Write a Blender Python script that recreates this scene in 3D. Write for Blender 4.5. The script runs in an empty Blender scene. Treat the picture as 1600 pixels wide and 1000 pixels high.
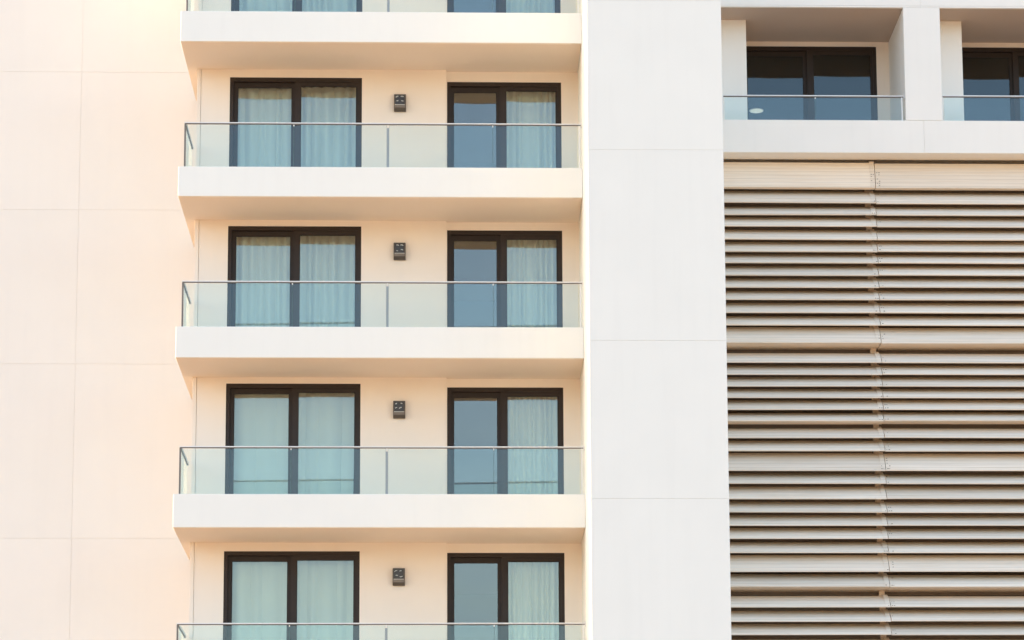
import bpy, bmesh, math, random
from mathutils import Vector, Matrix
scene = bpy.context.scene
col = scene.collection
rad = math.radians

# ------------------------------------------------------------------ camera
cam = bpy.data.cameras.new('camera')
cam_o = bpy.data.objects.new('camera', cam)
col.objects.link(cam_o)
scene.camera = cam_o
pitch, yaw, roll = rad(9.435), rad(1.766), rad(0.313)
_r0 = Vector((math.cos(yaw), -math.sin(yaw), 0))
_f0 = Vector((math.sin(yaw), math.cos(yaw), 0))
_fw = _f0 * math.cos(pitch) + Vector((0, 0, math.sin(pitch)))
_u0 = -_f0 * math.sin(pitch) + Vector((0, 0, math.cos(pitch)))
_rt = _r0 * math.cos(roll) - _u0 * math.sin(roll)
_up = _r0 * math.sin(roll) + _u0 * math.cos(roll)
m = Matrix((_rt, _up, -_fw)).transposed().to_4x4()
m.translation = Vector((0, -54.87, 1.6))
cam_o.matrix_world = m
cam.sensor_width = 36.0
cam.lens = 4469.4 / 1600 * 36
cam.shift_x = -40.1 / 1600
cam.shift_y = 441.2 / 1600
cam.clip_end = 6000

# ------------------------------------------------------------------ light
SUN_EL, SUN_FRONT = 15.0, -20.0           # sun low on the left, just in front of the facade plane
world = bpy.data.worlds.new('World')
scene.world = world
world.use_nodes = True
wn = world.node_tree
sky = wn.nodes.new('ShaderNodeTexSky')
sky.sky_type = 'NISHITA'
sky.sun_disc = False
sky.sun_elevation = rad(SUN_EL)
sky.sun_rotation = rad(-(90 + SUN_FRONT))
sky.air_density = 1.0
sky.dust_density = 2.5
sky.ozone_density = 1.0
wn.links.new(sky.outputs[0], wn.nodes['Background'].inputs[0])
wn.nodes['Background'].inputs[1].default_value = 0.15
sun = bpy.data.lights.new('sun', 'SUN')
sun.energy = 4.2
sun.angle = rad(9)
sun.color = (1.0, 0.785, 0.57)
sun_o = bpy.data.objects.new('sun', sun)
col.objects.link(sun_o)
_el, _fr = rad(SUN_EL), rad(SUN_FRONT)
to_sun = Vector((-math.cos(_fr) * math.cos(_el), -math.sin(_fr) * math.cos(_el), math.sin(_el)))
sun_o.rotation_euler = to_sun.to_track_quat('Z', 'Y').to_euler()
sun_o.location = (-40, -20, 40)
vs = scene.view_settings
vs.view_transform = 'Standard'
vs.look = 'None'
vs.gamma = 1.0
vs.use_curve_mapping = False
vs.exposure = 2.09
scene.render.engine = 'CYCLES'
cy = scene.cycles
cy.use_denoising = True
cy.max_bounces = 14
cy.diffuse_bounces = 8
cy.glossy_bounces = 6
cy.transparent_max_bounces = 24
cy.transmission_bounces = 8
cy.sample_clamp_indirect = 8

# ------------------------------------------------------------------ materials
def nodes_of(name):
    mt = bpy.data.materials.new(name)
    mt.use_nodes = True
    return mt, mt.node_tree, mt.node_tree.nodes['Principled BSDF']

def render_coat(name, c, var=0.03, bump=0.12, rough=0.85, streak=0.05):
    """painted plaster: fine grain, faint clouds, faint vertical weather streaks"""
    mt, nt, b = nodes_of(name)
    N, L = nt.nodes, nt.links
    tc = N.new('ShaderNodeTexCoord')
    n1 = N.new('ShaderNodeTexNoise'); n1.inputs['Scale'].default_value = 0.9; n1.inputs['Detail'].default_value = 6
    L.new(tc.outputs['Object'], n1.inputs['Vector'])
    mp = N.new('ShaderNodeMapping'); mp.inputs['Scale'].default_value = (6.0, 6.0, 0.35)
    L.new(tc.outputs['Object'], mp.inputs['Vector'])
    n2 = N.new('ShaderNodeTexNoise'); n2.inputs['Scale'].default_value = 1.0; n2.inputs['Detail'].default_value = 5
    L.new(mp.outputs[0], n2.inputs['Vector'])
    r1 = N.new('ShaderNodeMapRange'); r1.inputs[1].default_value = .3; r1.inputs[2].default_value = .7
    r1.inputs[3].default_value = 1 - var; r1.inputs[4].default_value = 1 + var
    L.new(n1.outputs['Fac'], r1.inputs[0])
    r2 = N.new('ShaderNodeMapRange'); r2.inputs[1].default_value = .5; r2.inputs[2].default_value = .8
    r2.inputs[3].default_value = 1.0; r2.inputs[4].default_value = 1 - streak
    L.new(n2.outputs['Fac'], r2.inputs[0])
    mu = N.new('ShaderNodeMath'); mu.operation = 'MULTIPLY'
    L.new(r1.outputs[0], mu.inputs[0]); L.new(r2.outputs[0], mu.inputs[1])
    oi = N.new('ShaderNodeObjectInfo')
    r3 = N.new('ShaderNodeMapRange'); r3.inputs[3].default_value = .992; r3.inputs[4].default_value = 1.008
    L.new(oi.outputs['Random'], r3.inputs[0])
    m2 = N.new('ShaderNodeMath'); m2.operation = 'MULTIPLY'
    L.new(mu.outputs[0], m2.inputs[0]); L.new(r3.outputs[0], m2.inputs[1])
    mx = N.new('ShaderNodeVectorMath'); mx.operation = 'SCALE'
    mx.inputs[0].default_value = c
    L.new(m2.outputs[0], mx.inputs['Scale'])
    L.new(mx.outputs[0], b.inputs['Base Color'])
    b.inputs['Roughness'].default_value = rough
    b.inputs['Specular IOR Level'].default_value = 0.25
    n3 = N.new('ShaderNodeTexNoise'); n3.inputs['Scale'].default_value = 45; n3.inputs['Detail'].default_value = 4
    L.new(tc.outputs['Object'], n3.inputs['Vector'])
    bp = N.new('ShaderNodeBump'); bp.inputs['Strength'].default_value = bump; bp.inputs['Distance'].default_value = 0.004
    L.new(n3.outputs['Fac'], bp.inputs['Height'])
    L.new(bp.outputs[0], b.inputs['Normal'])
    return mt

def plain(name, c, rough=0.5, metal=0.0, spec=0.5, noise=0.0, nscale=20):
    mt, nt, b = nodes_of(name)
    b.inputs['Base Color'].default_value = (*c, 1)
    b.inputs['Roughness'].default_value = rough
    b.inputs['Metallic'].default_value = metal
    b.inputs['Specular IOR Level'].default_value = spec
    if noise:
        N, L = nt.nodes, nt.links
        tc = N.new('ShaderNodeTexCoord')
        n = N.new('ShaderNodeTexNoise'); n.inputs['Scale'].default_value = nscale; n.inputs['Detail'].default_value = 5
        L.new(tc.outputs['Object'], n.inputs['Vector'])
        r = N.new('ShaderNodeMapRange'); r.inputs[3].default_value = 1 - noise; r.inputs[4].default_value = 1 + noise
        L.new(n.outputs['Fac'], r.inputs[0])
        v = N.new('ShaderNodeVectorMath'); v.operation = 'SCALE'; v.inputs[0].default_value = c
        L.new(r.outputs[0], v.inputs['Scale'])
        L.new(v.outputs[0], b.inputs['Base Color'])
    return mt

def sheet_glass(name, tint, ior=1.5, gloss=(1, 1, 1), wob=0.0, add=0.0):
    """flat glass: each face reflects by Fresnel and lets the rest through with a tint"""
    mt = bpy.data.materials.new(name)
    mt.use_nodes = True
    nt = mt.node_tree; N, L = nt.nodes, nt.links
    N.remove(N['Principled BSDF'])
    out = N['Material Output']
    tr = N.new('ShaderNodeBsdfTransparent'); tr.inputs[0].default_value = (*tint, 1)
    gl = N.new('ShaderNodeBsdfGlossy'); gl.inputs[0].default_value = (*gloss, 1); gl.inputs['Roughness'].default_value = 0.0
    fr = N.new('ShaderNodeFresnel'); fr.inputs[0].default_value = ior
    ge = N.new('ShaderNodeNewGeometry')
    mx0 = N.new('ShaderNodeMix'); mx0.data_type = 'FLOAT'
    L.new(ge.outputs['Backfacing'], mx0.inputs[0])
    ad = N.new('ShaderNodeMath'); ad.operation = 'ADD'; ad.inputs[1].default_value = add
    L.new(fr.outputs[0], ad.inputs[0])
    L.new(ad.outputs[0], mx0.inputs[2])
    mx0.inputs[3].default_value = ((ior - 1) / (ior + 1)) ** 2 + add
    ms = N.new('ShaderNodeMixShader')
    L.new(mx0.outputs[0], ms.inputs[0]); L.new(tr.outputs[0], ms.inputs[1]); L.new(gl.outputs[0], ms.inputs[2])
    L.new(ms.outputs[0], out.inputs[0])
    if wob:
        tc = N.new('ShaderNodeTexCoord')
        n = N.new('ShaderNodeTexNoise'); n.inputs['Scale'].default_value = 0.8; n.inputs['Detail'].default_value = 1
        L.new(tc.outputs['Object'], n.inputs['Vector'])
        bp = N.new('ShaderNodeBump'); bp.inputs['Strength'].default_value = wob; bp.inputs['Distance'].default_value = 0.02
        L.new(n.outputs['Fac'], bp.inputs['Height'])
        L.new(bp.outputs[0], gl.inputs['Normal'])
    return mt

def slat_material():
    mt, nt, b = nodes_of('weathered_slat')
    N, L = nt.nodes, nt.links
    tc = N.new('ShaderNodeTexCoord')
    oi = N.new('ShaderNodeObjectInfo')
    mp = N.new('ShaderNodeMapping'); mp.inputs['Scale'].default_value = (0.5, 3.0, 26.0)
    L.new(tc.outputs['Object'], mp.inputs['Vector'])
    n = N.new('ShaderNodeTexNoise'); n.inputs['Scale'].default_value = 1.6; n.inputs['Detail'].default_value = 5
    n.inputs['Roughness'].default_value = .6
    L.new(mp.outputs[0], n.inputs['Vector'])
    cr = N.new('ShaderNodeValToRGB')
    cr.color_ramp.elements[0].position = .25; cr.color_ramp.elements[0].color = (.77, .645, .505, 1)
    cr.color_ramp.elements[1].position = .62; cr.color_ramp.elements[1].color = (.88, .775, .65, 1)
    L.new(n.outputs['Fac'], cr.inputs[0])
    rr = N.new('ShaderNodeMapRange'); rr.inputs[3].default_value = .92; rr.inputs[4].default_value = 1.05
    L.new(oi.outputs['Random'], rr.inputs[0])
    v = N.new('ShaderNodeVectorMath'); v.operation = 'SCALE'
    L.new(cr.outputs[0], v.inputs[0]); L.new(rr.outputs[0], v.inputs['Scale'])
    L.new(v.outputs[0], b.inputs['Base Color'])
    b.inputs['Roughness'].default_value = .6
    b.inputs['Specular IOR Level'].default_value = .3
    wv = N.new('ShaderNodeTexWave'); wv.wave_type = 'BANDS'; wv.bands_direction = 'Z'
    wv.inputs['Scale'].default_value = 3.9; wv.inputs['Distortion'].default_value = 0.1
    L.new(tc.outputs['Object'], wv.inputs['Vector'])
    bp = N.new('ShaderNodeBump'); bp.inputs['Strength'].default_value = .35; bp.inputs['Distance'].default_value = .004
    gr = N.new('ShaderNodeMapRange'); gr.inputs[1].default_value = 0.0; gr.inputs[2].default_value = .12   # narrow grooves along the blade
    gr.inputs[3].default_value = .86; gr.inputs[4].default_value = 1.0
    L.new(wv.outputs['Fac'], gr.inputs[0])
    v2 = N.new('ShaderNodeVectorMath'); v2.operation = 'SCALE'
    L.new(v.outputs[0], v2.inputs[0]); L.new(gr.outputs[0], v2.inputs['Scale']); L.new(v2.outputs[0], b.inputs['Base Color'])
    L.new(gr.outputs[0], bp.inputs['Height'])
    L.new(bp.outputs[0], b.inputs['Normal'])
    return mt

def curtain_material():
    mt = bpy.data.materials.new('sheer_cloth'); mt.use_nodes = True
    nt = mt.node_tree; N, L = nt.nodes, nt.links
    b = N['Principled BSDF']; out = N['Material Output']
    b.inputs['Base Color'].default_value = (.86, .85, .77, 1)
    b.inputs['Roughness'].default_value = .9
    b.inputs['Specular IOR Level'].default_value = .1
    tl = N.new('ShaderNodeBsdfTranslucent'); tl.inputs[0].default_value = (.8, .78, .72, 1)
    ms = N.new('ShaderNodeMixShader'); ms.inputs[0].default_value = .25
    L.new(b.outputs[0], ms.inputs[1]); L.new(tl.outputs[0], ms.inputs[2]); L.new(ms.outputs[0], out.inputs[0])
    return mt

M = {
    'cream': render_coat('cream_render', (.865, .805, .735), .012, streak=.012),
    'tower': render_coat('warm_white_render', (.86, .775, .685), .012, streak=.012),
    'white': render_coat('white_render', (.845, .84, .795), .012, streak=.018),
    'wing': render_coat('pale_grey_render', (.88, .85, .79), .015, streak=.02),
    'frame': plain('bronze_anodised_frame', (.030, .020, .016), .5, 0, .3, .12, 8),
    'seal': plain('black_seal', (.012, .011, .011), .7),
    'pane': sheet_glass('tinted_door_glass', (.85, .905, .885), 1.6, (1.0, .985, .95), .5, .052),
    'wing_pane': sheet_glass('dark_door_glass', (.78, .82, .80), 1.5, (.92, .97, 1.0), .3, .010),
    'wing_shade': render_coat('wing_soffit_shade', (.52, .415, .34), .02, streak=.0),  # wing soffit: brown shade of the recess put into the colour
    'soffit': render_coat('soffit_warm_shade', (.81, .685, .565), .012, streak=.0),  # slab undersides: shade and warm ground bounce put into the colour
    'rail_glass': sheet_glass('green_tinted_balustrade_glass', (.925, .955, .935), 1.52, (.88, .97, 1.0), .02, .0),
    'glass_edge': plain('dark_green_glass_edge', (.10, .17, .16), .2),
    'steel': plain('satin_steel', (.80, .78, .75), .45, .3, .5, .05, 60),
    'steel_dark': plain('dark_steel_channel', (.17, .15, .135), .5, .3),
    'post_steel': plain('grey_steel_post', (.36, .38, .39), .45, .4),
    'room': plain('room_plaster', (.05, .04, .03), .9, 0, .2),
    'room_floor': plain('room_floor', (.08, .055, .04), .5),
    'slat': slat_material(),
    'cap': plain('tan_end_cap', (.74, .635, .52), .65, 0, .3, .15, 30),
    'dark': plain('dark_fastener', (.16, .125, .095), .7),
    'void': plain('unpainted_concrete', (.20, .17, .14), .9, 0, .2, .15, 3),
    'lamp': plain('bronze_lamp_housing', (.085, .068, .055), .5, .2, .5, .1, 40),
    'lamp_low': plain('grey_brown_lamp_cover', (.20, .17, .145), .55, 0, .4, .1, 40),
    'lens': plain('dark_lamp_lens', (.045, .04, .036), .25, 0, .4),
    'reflector': plain('grey_reflector', (.52, .52, .50), .35),
    'cloth': curtain_material(),
    'light_disc': plain('white_light_cover', (.85, .83, .78), .4),
    'paving': plain('warm_sandstone_paving', (.32, .215, .125), .9, 0, .2, .12, .4),
}

_b = M['light_disc'].node_tree.nodes['Principled BSDF']      # the room light is on, faintly
_b.inputs['Emission Color'].default_value = (1, .93, .82, 1)
_b.inputs['Emission Strength'].default_value = .22

# ------------------------------------------------------------------ mesh helpers
class MB:
    def __init__(self):
        self.bm = bmesh.new()
    def box(self, x0, x1, y0, y1, z0, z1, mi=0):
        v = [self.bm.verts.new(p) for p in ((x0, y0, z0), (x1, y0, z0), (x1, y1, z0), (x0, y1, z0),
                                            (x0, y0, z1), (x1, y0, z1), (x1, y1, z1), (x0, y1, z1))]
        for f in ((0, 1, 5, 4), (1, 2, 6, 5), (2, 3, 7, 6), (3, 0, 4, 7), (4, 5, 6, 7), (3, 2, 1, 0)):
            self.bm.faces.new([v[i] for i in f]).material_index = mi
        return self
    def prism_x(self, x0, x1, prof, mi=0, dz0=0, dz1=0):
        """profile (y, z) counter-clockwise seen from +x, swept along x"""
        a = [self.bm.verts.new((x0, y, z + dz0)) for y, z in prof]
        b = [self.bm.verts.new((x1, y, z + dz1)) for y, z in prof]
        n = len(prof)
        for i in range(n):
            j = (i + 1) % n
            self.bm.faces.new((a[i], a[j], b[j], b[i])).material_index = mi
        self.bm.faces.new(a[::-1]).material_index = mi
        self.bm.faces.new(b).material_index = mi
        return self
    def cyl(self, p0, p1, r, n=12, mi=0):
        p0, p1 = Vector(p0), Vector(p1)
        d = (p1 - p0).normalized()
        q = d.to_track_quat('Z', 'Y')
        a, b = [], []
        for i in range(n):
            o = q @ Vector((r * math.cos(2 * math.pi * i / n), r * math.sin(2 * math.pi * i / n), 0))
            a.append(self.bm.verts.new(p0 + o)); b.append(self.bm.verts.new(p1 + o))
        for i in range(n):
            j = (i + 1) % n
            f = self.bm.faces.new((a[i], a[j], b[j], b[i])); f.smooth = True; f.material_index = mi
        self.bm.faces.new(a[::-1]).material_index = mi
        self.bm.faces.new(b).material_index = mi
        return self
    def bevel(self, w, seg=1):
        bmesh.ops.bevel(self.bm, geom=list(self.bm.edges), offset=w, segments=seg, affect='EDGES', clamp_overlap=True)
        return self
    def build(self, name, mats, parent=None, loc=None):
        bmesh.ops.recalc_face_normals(self.bm, faces=self.bm.faces)
        me = bpy.data.meshes.new(name)
        if loc is not None:                       # mesh given in place: move its origin to loc
            bmesh.ops.translate(self.bm, verts=self.bm.verts, vec=-Vector(loc))
        self.bm.to_mesh(me); self.bm.free()
        for mm in (mats if isinstance(mats, (list, tuple)) else [mats]):
            me.materials.append(M[mm])
        o = bpy.data.objects.new(name, me)
        col.objects.link(o)
        w = Vector(loc) if loc is not None else Vector((0, 0, 0))
        o.location = w
        if parent is not None:
            o.parent = parent
            o.location = w - world_loc(parent)
        return o

def world_loc(o):
    p = Vector((0, 0, 0))
    while o is not None:
        p += o.location
        o = o.parent
    return p

def tag(o, label=None, cat=None, group=None, kind=None):
    if label: o['label'] = label
    if cat: o['category'] = cat
    if group: o['group'] = group
    if kind: o['kind'] = kind
    return o

def empty(name, loc, parent=None):
    o = bpy.data.objects.new(name, None)
    o.empty_display_size = .2
    col.objects.link(o)
    o.location = Vector(loc)
    if parent is not None:
        o.parent = parent
        o.location = Vector(loc) - world_loc(parent)
    return o

def copy_tree(o, parent=None):
    c = o.copy()
    col.objects.link(c)
    c.parent = parent
    for ch in list(o.children):
        copy_tree(ch, c)
    return c

# ------------------------------------------------------------------ ground
g = MB().box(-3000, 3000, -3000, 3000, -0.3, 0.0).build('ground', 'paving')
tag(g, kind='structure')

# ------------------------------------------------------------------ main dimensions (metres)
XL, XR = -5.41, 2.634          # balcony slab, left end and pillar face
XB = -5.21                     # left corner of the balcony block
D1, D2 = 1.60, 1.70            # back walls of the balcony, left and right bay
XS = -0.082                    # step between the bays
YW = 3.6                       # cream wall
YP = -2.2                      # pillar front
PX0, PX1 = 2.636, 5.24
YR = 0.20                      # right wing front
SLABS = [(25.30, 25.93), (22.122, 22.762), (18.900, 19.515), (15.607, 16.236), (12.205, 12.870), (8.745, 9.375), (5.25, 5.88)]
RAIL_TOP = [23.71, 20.462, 17.191, 13.843, 10.335]
DOOR_L = [25.13, 21.953, 18.779, 15.479, 12.031]
DOOR_R = [25.09, 21.912, 18.735, 15.432, 12.017]

bld = empty('apartment_building', (0, 0, 0))
tag(bld, 'pale rendered apartment building with stacked balconies, white pillar and recessed right wing', 'building')

# cream wall on the left: backing + panels with open joints
JZ = [0.0, 2.0, 5.4, 8.95, 12.671, 16.379, 19.727, 22.767, 25.9]
JX = [-16.0, -10.45, -7.845, XB + .6]
wl = MB().box(JX[0], JX[-1], YW + .012, YW + .5, 0, JZ[-1]).build('cream_wall', 'cream', bld)
wl['label'] = 'smooth cream wall with thin panel joints left of the balconies'
gj = .0035
for i in range(len(JX) - 1):
    for k in range(len(JZ) - 1):
        MB().box(JX[i] + gj / 2, JX[i + 1] - gj / 2, YW, YW + .010, JZ[k] + gj / 2, JZ[k + 1] - gj / 2).bevel(.002).build('panel', 'cream', wl)

# pillar
PZ = [0.0, 4.9, 8.6, 12.335, 15.397, 19.167, 22.176, 25.9]
pc = MB().box(PX0 + .01, PX1 - .01, YP + .014, 2.6, 0, PZ[-1]).build('pillar', 'white', bld)
pc['label'] = 'wide white pillar standing proud between the balconies and the louvre screen'
for k in range(len(PZ) - 1):
    b = MB()
    b.box(PX0, PX1, YP, YP + .012, PZ[k] + .00125, PZ[k + 1] - .00125).bevel(.003)
    b.build('panel', 'white', pc)
b = MB().box(PX0 - .001, PX0 + .009, YP + .015, D2 + .2, 0, PZ[-1]).build('side_cladding', 'white', pc)

# balcony slabs
for zb, zt in SLABS:
    b = MB().box(XL, XR - .003, 0, 3.55, zb, zt).bevel(.008)
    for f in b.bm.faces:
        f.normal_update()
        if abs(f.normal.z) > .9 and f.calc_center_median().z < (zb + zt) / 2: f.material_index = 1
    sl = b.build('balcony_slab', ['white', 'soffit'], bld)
    MB().box(XL + .45, XR - .2, .035, .05, zb - .006, zb + .002).build('drip_groove', 'tower', sl)

# block behind the balconies: walls with door openings, rooms behind
DL0, DL1 = -4.535, -1.822
DR0, DR1 = -0.069, 2.288
TH = .30
for i in range(5):
    floor, ceil = SLABS[i + 1][1], SLABS[i][0]
    zl, zr = DOOR_L[i], DOOR_R[i]
    e = .001
    w = MB()
    w.box(XB + .085, DL0, D1, D1 + TH, floor - e, ceil + e)
    w.box(DL0, DL1, D1, D1 + TH, zl, ceil + e)
    w.box(DL1, XS, D1, D1 + TH, floor - e, ceil + e)
    w.build('bay_wall', 'tower', bld)
    w = MB()
    w.box(XS + .0005, DR0, D2, D2 + TH, floor - e, ceil + e)
    w.box(DR0, DR1, D2, D2 + TH, zr, ceil + e)
    w.box(DR1, XR + .005, D2, D2 + TH, floor - e, ceil + e)
    w.build('bay_wall', 'tower', bld)
    MB().box(XB, XB + .079, D1 - .008, YW - .002, floor - e, ceil + e).bevel(.003).build('corner_fin', 'tower', bld)
    # room
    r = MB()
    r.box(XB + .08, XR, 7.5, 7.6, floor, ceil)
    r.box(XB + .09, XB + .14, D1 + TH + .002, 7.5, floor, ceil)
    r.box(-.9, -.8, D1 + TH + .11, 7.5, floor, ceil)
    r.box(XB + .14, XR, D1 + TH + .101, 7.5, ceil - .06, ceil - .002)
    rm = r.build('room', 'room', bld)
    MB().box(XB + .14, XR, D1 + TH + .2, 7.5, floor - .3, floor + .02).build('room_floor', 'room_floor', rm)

# ------------------------------------------------------------------ sliding doors
def sliding_door(x0, x1, yf, zb, zt, gl0, ml, mr, gr1, rnd, parent, glass='pane'):
    """x0..x1 frame, gl0..ml left pane, mr..gr1 right pane; right leaf on the outer track"""
    ft, fd = .072, .14
    d = MB()
    d.box(x0, x0 + ft, yf, yf + fd, zb, zt)
    d.box(x1 - ft, x1, yf, yf + fd, zb, zt)
    d.box(x0 + ft, x1 - ft, yf + .001, yf + fd, zt - .085, zt)
    d.box(x0 + ft, x1 - ft, yf + .001, yf + fd, zb, zb + .06)
    dr = d.build('sliding_door', 'frame', parent)
    mid = ml + (mr - ml) * .34
    zi0, zi1 = zb + .06, zt - .085
    # left leaf, inner track
    yl = yf + .078
    l = MB()
    l.box(x0 + ft, gl0, yl, yl + .045, zi0, zi1)
    l.box(ml, mr - .03, yl, yl + .045, zi0, zi1)
    l.box(gl0, ml, yl + .001, yl + .044, zi1 - .10, zi1)
    l.box(gl0, ml, yl + .001, yl + .044, zi0, zi0 + .1)
    l.build('leaf_frame', 'frame', dr)
    # right leaf, outer track
    yr = yf + .022
    l = MB()
    l.box(mid, mr, yr, yr + .045, zi0, zi1)
    l.box(gr1, x1 - ft, yr, yr + .045, zi0, zi1)
    l.box(mr, gr1, yr + .001, yr + .044, zi1 - .085, zi1)
    l.box(mr, gr1, yr + .001, yr + .044, zi0, zi0 + .1)
    l.build('leaf_frame', 'frame', dr)
    for (a, b, y, top) in ((gl0, ml, yl + .02, zi1 - .10), (mr, gr1, yr + .02, zi1 - .085)):
        bot = zi0 + .1
        cx, cz = (a + b) / 2, (bot + top) / 2
        p = MB()
        p.box(a - .008, b + .008, y, y + .012, bot - .008, top + .008)
        o = p.build('pane', glass, dr, (cx, y, cz))
        o.rotation_euler = (rnd.uniform(-.0012, .0012), 0, rnd.uniform(.0010, .0035))
        s = MB()                                        # gasket round the pane
        for q in ((a, a + .012, bot, top), (b - .012, b, bot, top), (a, b, top - .012, top), (a, b, bot, bot + .012)):
            s.box(q[0], q[1], y - .010, y - .002, q[2], q[3])
        s.build('gasket', 'seal', dr)
    h = MB()
    h.box(x0 + ft + .018, x0 + ft + .042, yl - .028, yl - .012, zb + .95, zb + 1.25)
    h.box(x0 + ft + .022, x0 + ft + .038, yl - .014, yl, zb + .98, zb + 1.0)
    h.box(x0 + ft + .022, x0 + ft + .038, yl - .014, yl, zb + 1.2, zb + 1.22)
    h.build('handle', 'seal', dr)
    return dr

rnd = random.Random(4)
for i in range(5):
    fl = SLABS[i + 1][1]
    sliding_door(DL0, DL1, D1 + .02, fl, DOOR_L[i], -4.382, -3.265, -3.081, -1.936, rnd, bld)
    sliding_door(DR0, DR1, D2 + .02, fl, DOOR_R[i], .062, .954, 1.146, 2.181, rnd, bld)

# ------------------------------------------------------------------ right wing
RB = 2.18                       # back wall of its balconies
XE = 15.5
SP0, SP1 = 19.925, 20.607       # spandrel
SOF = 23.0                      # soffit
w = MB()
for (a, b) in ((PX1 - .4, 9.538), (9.542, 14.3), (14.304, XE)):
    w.box(a, b, YR, YR + .012, SP0, SP1)
w.box(PX1 - .4, XE, YR + .0125, YR + .45, SP0 + .001, SP1 - .001)
w.bevel(.003).build('spandrel', 'wing', bld)
w = MB()
for (a, b) in ((PX1 - .4, 9.5405), (9.5435, XE)):
    w.box(a, b, YR, YR + .06, SOF - .001, SOF + .03)
    w.box(a, b, YR, YR + .06, SOF + .035, 25.9)
w.build('roof_beam', 'wing', bld)
MB().box(PX1 - .4, XE, YR + .062, 9.5, SOF, SOF + .4).build('soffit_slab', 'wing_shade', bld)
MB().box(PX1 - .4, XE, YR + .45, 9.5, SP0 + .25, SP1 - .08).build('floor_slab', 'wing', bld)
for cx in (9.185, 13.64):
    b = MB().box(cx, cx + .745, YR - .002, RB, SP1 + .004, SOF - .004).bevel(.006)
    b.build('column', 'wing', bld)
for (a, b) in ((PX1 - .3, 6.062), (9.925, 10.507)):
    MB().box(a, b, YR + .75, RB, SP1 - .1, SOF + .002).bevel(.004).build('nib_wall', 'wing', bld)
for (c0, c1, d0, d1, ml, mr) in ((6.0, 9.19, 6.05, 8.928, 7.397, 7.599), (10.4, 13.7, 10.46, 13.38, 11.751, 11.92)):
    zt = 22.905
    w = MB()
    w.box(c0 - .3, d0, RB, RB + TH, SP1 - .1, SOF + .002)
    w.box(d1, c1, RB, RB + TH, SP1 - .1, SOF + .002)
    w.box(d0, d1, RB, RB + TH, zt, SOF + .002)
    w.build('bay_wall', 'tower', bld)
    sliding_door(d0, d1, RB + .03, SP1 - .08, zt, d0 + .16, ml, mr, d1 - .12, rnd, bld, 'wing_pane')
    r = MB()
    r.box(c0 - .6, c1 + .3, 9.3, 9.4, SP1 - .08, SOF)
    r.box(c0 - .7, c0 - .6, RB + TH, 9.4, SP1 - .08, SOF)
    r.box(c1 + .3, c1 + .4, RB + TH, 9.4, SP1 - .08, SOF)
    r.box(c0 - .6, c1 + .3, RB + TH + .002, 9.3, SOF - .10, SOF - .002)
    rm = r.build('room', 'room', bld)
# wall and slab behind the louvre screen
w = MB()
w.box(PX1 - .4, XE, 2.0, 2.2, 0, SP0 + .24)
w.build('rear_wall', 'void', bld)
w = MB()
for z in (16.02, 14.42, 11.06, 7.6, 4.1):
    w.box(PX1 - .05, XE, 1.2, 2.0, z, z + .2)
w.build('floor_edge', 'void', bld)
MB().box(XE, XE + .3, YR + .01, 9.5, 0, 25.9).build('end_wall', 'wing', bld)

# ------------------------------------------------------------------ louvre screen
YL = 0.55
screen = empty('louvre_screen', (8.6, YL, 0))
tag(screen, 'tall screen of weathered beige horizontal louvre slats right of the white pillar', 'louvre screen')
BOT = [19.307, 18.98, 18.733, 18.485, 18.221, 17.965, 17.725, 17.473, 17.221, 16.969, 16.692, 16.441, 16.071, 15.67, 15.421, 15.178,
       14.949, 14.707, 14.472, 14.127, 13.86, 13.458, 13.198, 12.888, 12.616, 12.346, 12.082, 11.799, 11.427, 11.119, 10.71, 10.43,
       10.156, 9.87, 9.59, 9.31, 8.98, 8.70, 8.42]
VIS = [.532, .26, .193, .206, .224, .226, .2, .213, .212, .212, .224, .211, .33, .217, .21, .217, .203, .216, .196, .228, .234, .363,
       .221, .271, .239, .225, .231, .238, .34, .276, .243, .236, .235, .23, .23, .23, .27, .22, .22]
LEDGE = {0: .14, 12: .55, 18: .30, 29: .60}           # these carry a deep flat underside
rs = random.Random(11)
def jx(z):                                             # the joint between the two columns leans a little
    return 8.585 + (19.6 - z) * .0102
def lean_of(h):
    return .42 if h < .25 else (.38 if h < .30 else (.30 if h < .45 else .12))
def slat_front(z, h, up=0.0, proud=0.0):
    """front line of a blade: bottom edge forward, leaning back as it rises"""
    dep = lean_of(h)
    top = h + dep * (z - 1.6) / 55.4 + up
    fr = []
    n = 6
    for k in range(n + 1):
        t = k / n
        fr.append((YL - proud + dep * (.18 * t + .82 * t ** 1.8), z + .022 + (top - .022) * t))
    return fr
def slat_profile(z, h, ledge):
    th = .026
    fr = slat_front(z, h)
    back = [(y + th, q - .004) for y, q in fr[::-1]]
    if ledge:
        back = back[:-1] + [(YL + ledge, z + .05)]
        bot = [(YL + ledge, z + .002), (YL - .006, z), (YL - .008, z + .016)]
    else:
        bot = [(YL + .075, z + .012), (YL - .006, z), (YL - .008, z + .016)]
    if not ledge: back = back[:-1] + [(YL + .075, z + .03)]
    return fr + back + bot
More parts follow.
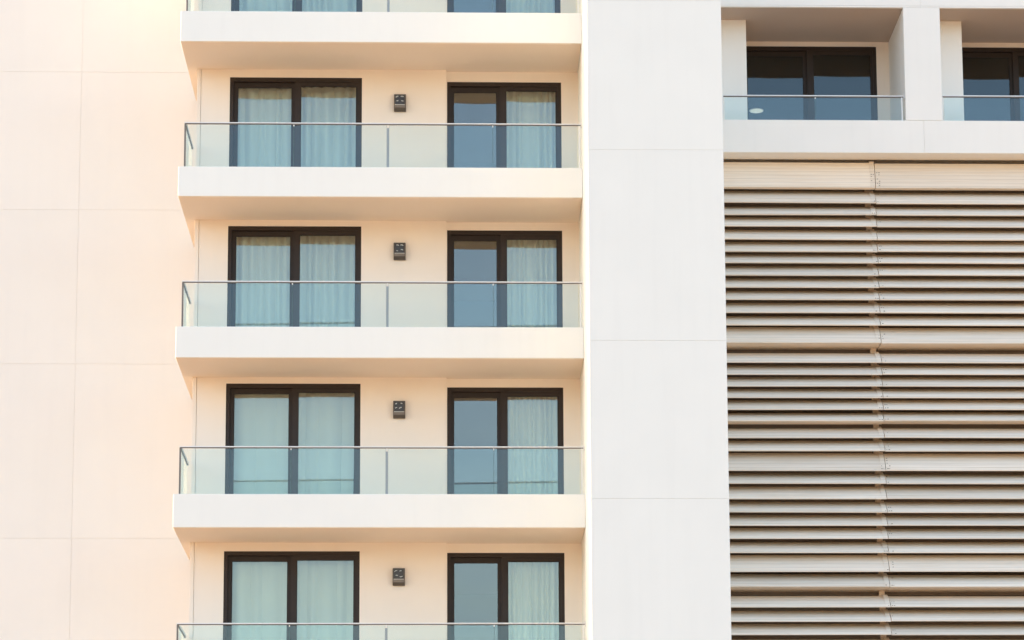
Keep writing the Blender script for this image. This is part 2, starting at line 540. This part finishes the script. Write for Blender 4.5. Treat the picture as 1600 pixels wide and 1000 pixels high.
for i, (zb, h) in enumerate(zip(BOT, VIS)):
    x = jx(zb)
    for side in (0, 1):
        a, b = ((5.26, x - .006) if side == 0 else (x + .006, XE - .05))
        dz = rs.uniform(-.006, .006)
        hh = h - (.022 if h < .3 else .012) + rs.uniform(-.008, .008)
        d0, d1 = rs.uniform(-.005, .005), rs.uniform(-.005, .005)
        s = MB()
        s.prism_x(a, b, slat_profile(zb + dz, hh, LEDGE.get(i)), 0, d0, d1)
        so = s.build('slat', 'slat', screen)
        dend = d1 if side == 0 else d0
        if side == 0:                                  # perforated end sleeve, reaching up towards the blade above
            f = slat_front(zb + dz + dend, hh, .03, .002)
            c = MB()
            c.prism_x(x - .105, x - .008, f + [(y + .012, q) for y, q in f[::-1]])
            c.build('end_cap', 'slat', so)
        c = MB()
        f = slat_front(zb + dz + dend, hh, 0, .008)
        nrow = 3 if h < .3 else (5 if h < .45 else 8)
        for k in range(nrow):
            t = (.06 + .62 * k / (nrow - 1)) * (len(f) - 1)
            j = int(t); u = t - j
            yy = f[j][0] * (1 - u) + f[j + 1][0] * u
            zz = f[j][1] * (1 - u) + f[j + 1][1] * u
            for xx in ((x - .09, x - .045) if side == 0 else (x + .03, x + .07)):
                if rs.random() < .6: continue
                c.box(xx, xx + rs.uniform(.010, .03), yy, yy + .03, zz - .005, zz + .005)
        if len(c.bm.verts):
            tag(c.build('fasteners', 'dark', so), kind='stuff')
        else:
            c.bm.free()
for z0, z1 in ((8.0, 19.85),):
    b = MB()
    n = 12
    for k in range(n):
        za, zb_ = z0 + (z1 - z0) * k / n, z0 + (z1 - z0) * (k + 1) / n
        xa = jx((za + zb_) / 2)
        b.box(xa - .145, xa - .035, YL + .46, YL + .56, za, zb_)
    b.build('mullion', 'cap', screen)
for xa in (5.34, 12.3, XE - .2):
    MB().box(xa, xa + .08, YL + .46, YL + .56, 0, 19.85).build('mullion', 'cap', screen)

# ------------------------------------------------------------------ glass railings
def railing(x0, x1, joints, left_return, end_fix=True):
    """local frame: x along the front, y into the building, z = 0 at the glass foot; handrail top at .955"""
    root = empty('glass_railing', (0, 0, 0))
    H = .955
    y0 = .095
    hr = MB()
    prof = [(y0 - .024, H - .022), (y0 + .024, H - .022), (y0 + .024, H - .006), (y0 + .016, H), (y0 - .016, H), (y0 - .024, H - .006)]
    hr.prism_x(x0, x1, prof)
    if left_return:
        hr.box(x0, x0 + .048, y0 + .0245, D1 - .012, H - .040, H)
    hr.box(x0 + .01, x1, y0 - .014, y0 + .014, H - .040, H - .0225, 1)
    if left_return: hr.box(x0 + .006, x0 + .040, y0 + .0245, D1 - .012, H - .06, H - .0405, 1)
    hr.build('handrail', ['steel', 'steel_dark'], root)
    if left_return:
        MB().box(x0 + .004, x0 + .036, y0 - .016, y0 + .016, 0, H - .041).build('corner_post', 'steel_dark', root)
        MB().box(x0 + .016, x0 + .028, y0 + .03, D1 - .06, -.06, H - .055).build('glass_panel', 'rail_glass', root)
        f = MB().box(x0 - .006, x0 + .054, D1 - .012, D1 - .0085, H - .07, H + .02)
        f.build('wall_plate', 'steel', root)
    edges = [x0 + (.045 if left_return else .03)] + [j for j, wd in joints] + [x1 - .03]
    for k in range(len(edges) - 1):
        ga = .006 if k else 0
        wd0 = joints[k - 1][1] if k else 0
        wd1 = joints[k][1] if k < len(joints) else 0
        p = MB().box(edges[k] + wd0 / 2, edges[k + 1] - wd1 / 2, y0 - .006, y0 + .006, -.06, H - .055)
        go = p.build('glass_panel', 'rail_glass', root)
        e = MB()
        if k: e.box(edges[k] + wd0 / 2 - .0035, edges[k] + wd0 / 2 - .0005, y0 - .006, y0 + .006, -.06, H - .055)
        if k < len(joints): e.box(edges[k + 1] - wd1 / 2 + .0005, edges[k + 1] - wd1 / 2 + .0035, y0 - .006, y0 + .006, -.06, H - .055)
        if len(e.bm.verts): e.build('glass_edge', 'glass_edge', go)
        else: e.bm.free()
    for j, wd in joints:
        c = MB()
        c.box(j - .010, j + .010, y0 - .010, y0 + .010, H - .075, H - .041).bevel(.003)
        c.build('clamp', 'steel', root)
        c = MB()
        c.box(j - .04, j + .04, y0 - .010, y0 + .010, -.06, -.004).bevel(.003)
        c.build('clamp', 'steel', root)
        if wd > .03:
            MB().box(j - .020, j + .020, y0 + .008, y0 + .04, 0, H - .10).build('post', 'post_steel', root)
    # foot studs
    k = x0 + .6
    while k < x1 - .3:
        MB().box(k, k + .05, y0 - .012, y0 + .012, -.06, -.008).build('foot_stud', 'steel', root)
        k += .95
    MB().box(x1 - .045, x1 - .022, y0 - .012, y0 + .012, 0, H - .041).build('end_post', 'steel', root)
    if end_fix:
        MB().box(x1, x1 + .018, y0 - .05, y0 + .03, H - .07, H + .012).build('wall_plate', 'steel', root)
    return root

RJ = [(-3.128, .012), (-1.251, .05), (.846, .012)]
rl = railing(-5.312, XR - .024, RJ, True)
rail_labels = ['glass balcony railing cut off by the top edge of the picture',
               'green-tinted glass railing with steel handrail on the highest fully visible balcony',
               'green-tinted glass railing with steel handrail on the second fully visible balcony from the top',
               'green-tinted glass railing with steel handrail on the third fully visible balcony from the top',
               'glass railing with steel handrail at the bottom edge of the picture, lowest balcony']
for i in range(5):
    o = rl if i == 0 else copy_tree(rl)
    o.location = (0, 0, RAIL_TOP[i] - .955)
    tag(o, rail_labels[i], 'railing', 'glass railings of the stacked balconies')
r2 = railing(5.50, 9.158, [(7.37, .012)], False)
r2.location = (0, YR + .005, 21.16 - .955)
tag(r2, 'short glass railing between white pillar and column, above the louvre screen', 'railing', 'glass railings of the right wing')
r3 = railing(9.955, 13.61, [(11.8, .012)], False)
r3.location = (0, YR + .005, 21.172 - .955)
tag(r3, 'short glass railing at the right edge of the picture, right of the column', 'railing', 'glass railings of the right wing')

# ------------------------------------------------------------------ wall lamps
def wall_lamp(seed):
    r_ = random.Random(seed)
    root = empty('wall_lamp', (0, 0, 0))               # origin: centre of the box on the wall face
    W, Hh, Dp = .122, .172, .115
    b = MB()
    prof = [(0, -Hh), (0, Hh), (-Dp, Hh), (-Dp, -Hh + .05), (-Dp + .02, -Hh + .012), (-Dp + .05, -Hh)]
    b.prism_x(-W, W, [(y, z) for y, z in prof]).bevel(.006, 2)
    b.build('housing', 'lamp', root)
    MB().box(-W + .025, W - .030, -Dp - .007, -Dp + .004, -.045, Hh - .022).bevel(.003).build('lens', 'lens', root)
    MB().box(-W + .018, W - .018, -Dp - .012, -Dp + .002, -.062, -.048).bevel(.002).build('trim', 'reflector', root)
    MB().box(-W + .012, W - .012, -Dp - .006, -Dp + .002, -Hh + .055, -.066).bevel(.004).build('lower_cover', 'lamp_low', root)
    for zz in (.098, .008):
        for sx in (-1, 1):
            cx = sx * .043 - .002
            q = MB()
            n = 6
            a0 = r_.uniform(-.3, .5); sp = r_.uniform(.8, 1.6); rr = r_.uniform(.026, .036)
            th = r_.uniform(.012, .02)
            up = 1 if zz > .05 else r_.choice((1, -1))
            for k in range(n):                          # a curved bright scoop
                t0 = a0 + math.pi * .5 - sp / 2 + sp * k / n
                t1 = a0 + math.pi * .5 - sp / 2 + sp * (k + 1) / n
                vs_ = []
                for y in (-Dp - .014, -Dp - .006):
                    for (t, R) in ((t0, rr), (t1, rr), (t1, rr + th), (t0, rr + th)):
                        vs_.append(q.bm.verts.new((cx + R * math.cos(t), y, zz + up * (R * math.sin(t) - .02))))
                for f in ((0, 1, 2, 3), (7, 6, 5, 4), (0, 4, 5, 1), (1, 5, 6, 2), (2, 6, 7, 3), (3, 7, 4, 0)):
                    q.bm.faces.new([vs_[z] for z in f])
            q.build('reflector', 'reflector', root)
    return root
lamp_lab = ['small dark bronze wall lamp on the highest fully visible balcony',
            'small dark bronze wall lamp on the second fully visible balcony from the top',
            'small dark bronze wall lamp on the third fully visible balcony from the top',
            'small dark bronze wall lamp on the lowest balcony in view']
for i, z in enumerate((21.391, 18.232, 14.924, 11.494)):
    o = wall_lamp(20 + i)
    o.location = (-1.037, D1 - .001, z)
    tag(o, lamp_lab[i], 'wall lamp', 'bronze wall lamps between the balcony doors')

# ------------------------------------------------------------------ curtains
def curtain(x0, x1, y, z0, z1, pitch_, amp, seed, lean=0.0):
    """a hanging pleated sheet; pleats widen and wander on the way down"""
    r_ = random.Random(seed)
    loc = Vector(((x0 + x1) / 2, y, z1))
    ph = []
    xx = x0
    while xx < x1 + .3:
        wdt = pitch_ * r_.uniform(.55, 1.5)
        ph.append((xx, wdt, amp * r_.uniform(.35, 1.2), r_.uniform(-.02, .02)))
        xx += wdt
    nx = max(40, int((x1 - x0) / .012)); nz = 14
    me = bpy.data.meshes.new('curtain')
    vs_, fs = [], []
    for k in range(nz + 1):
        t = k / nz
        z = z1 + (z0 - z1) * t
        for i in range(nx + 1):
            x = x0 + (x1 - x0) * i / nx
            for (a, wd, am, dr) in ph:
                if a <= x < a + wd: break
            u = (x - a) / wd
            yy = -am * (math.sin(math.pi * u) ** 1.15) * (1.0 if t > .05 else .55 + 9 * t) * (1 + .25 * math.sin(3 * t + a * 7))
            vs_.append((x + lean * t * (i / nx) + dr * t - loc.x, yy, z - loc.z))
    for k in range(nz):
        for i in range(nx):
            a = k * (nx + 1) + i
            fs.append((a, a + nx + 1, a + nx + 2, a + 1))
    me.from_pydata(vs_, [], fs)
    for p in me.polygons: p.use_smooth = True
    me.materials.append(M['cloth'])
    o = bpy.data.objects.new('curtain', me)
    col.objects.link(o)
    o.location = loc
    md = o.modifiers.new('thickness', 'SOLIDIFY'); md.thickness = .003
    return o
bal = ['cut-off top balcony', 'highest full balcony', 'second full balcony from top',
       'third full balcony from top', 'lowest balcony in view']
LP = [(.20, .14), (.19, .14), (.16, .13), (.34, .08), (.30, .12)]
for i in range(5):
    fl = SLABS[i + 1][1] + .03
    yc = D1 + .42
    p_, a_ = LP[i]
    o = curtain(-4.46, -3.13, yc, fl, DOOR_L[i] - .06, p_, a_, 100 + i)
    tag(o, 'sheer white curtain behind left pane of wide door, ' + bal[i], 'curtain', 'sheer curtains behind the balcony doors')
    o = curtain(-3.17, -1.86 - (.06 if i in (3, 4) else 0), yc + .04, fl, DOOR_L[i] - .06, p_ * 1.05, a_, 200 + i, -.05 if i in (3, 4) else 0)
    tag(o, 'sheer white curtain behind right pane of wide door, ' + bal[i], 'curtain', 'sheer curtains behind the balcony doors')
    o = curtain(1.06, 2.26, D2 + .42, fl, DOOR_R[i] - .06, (.13, .16, .12, .11, .10)[i], .12, 300 + i, 0)
    tag(o, 'pleated white curtain in right pane of narrow door, ' + bal[i], 'curtain', 'pleated curtains behind the narrow doors')

# ------------------------------------------------------------------ ceiling light in the wing room
n = 28
cl = empty('ceiling_light', (6.834, 6.19, SOF - .1))
MB().cyl((6.834, 6.19, SOF - .102), (6.834, 6.19, SOF - .118), .165, n).build('rim', 'steel', cl)
MB().cyl((6.834, 6.19, SOF - .119), (6.834, 6.19, SOF - .126), .145, n).build('diffuser', 'light_disc', cl)
tag(cl, 'round pale ceiling light seen through the door glass beside the white pillar', 'ceiling light')
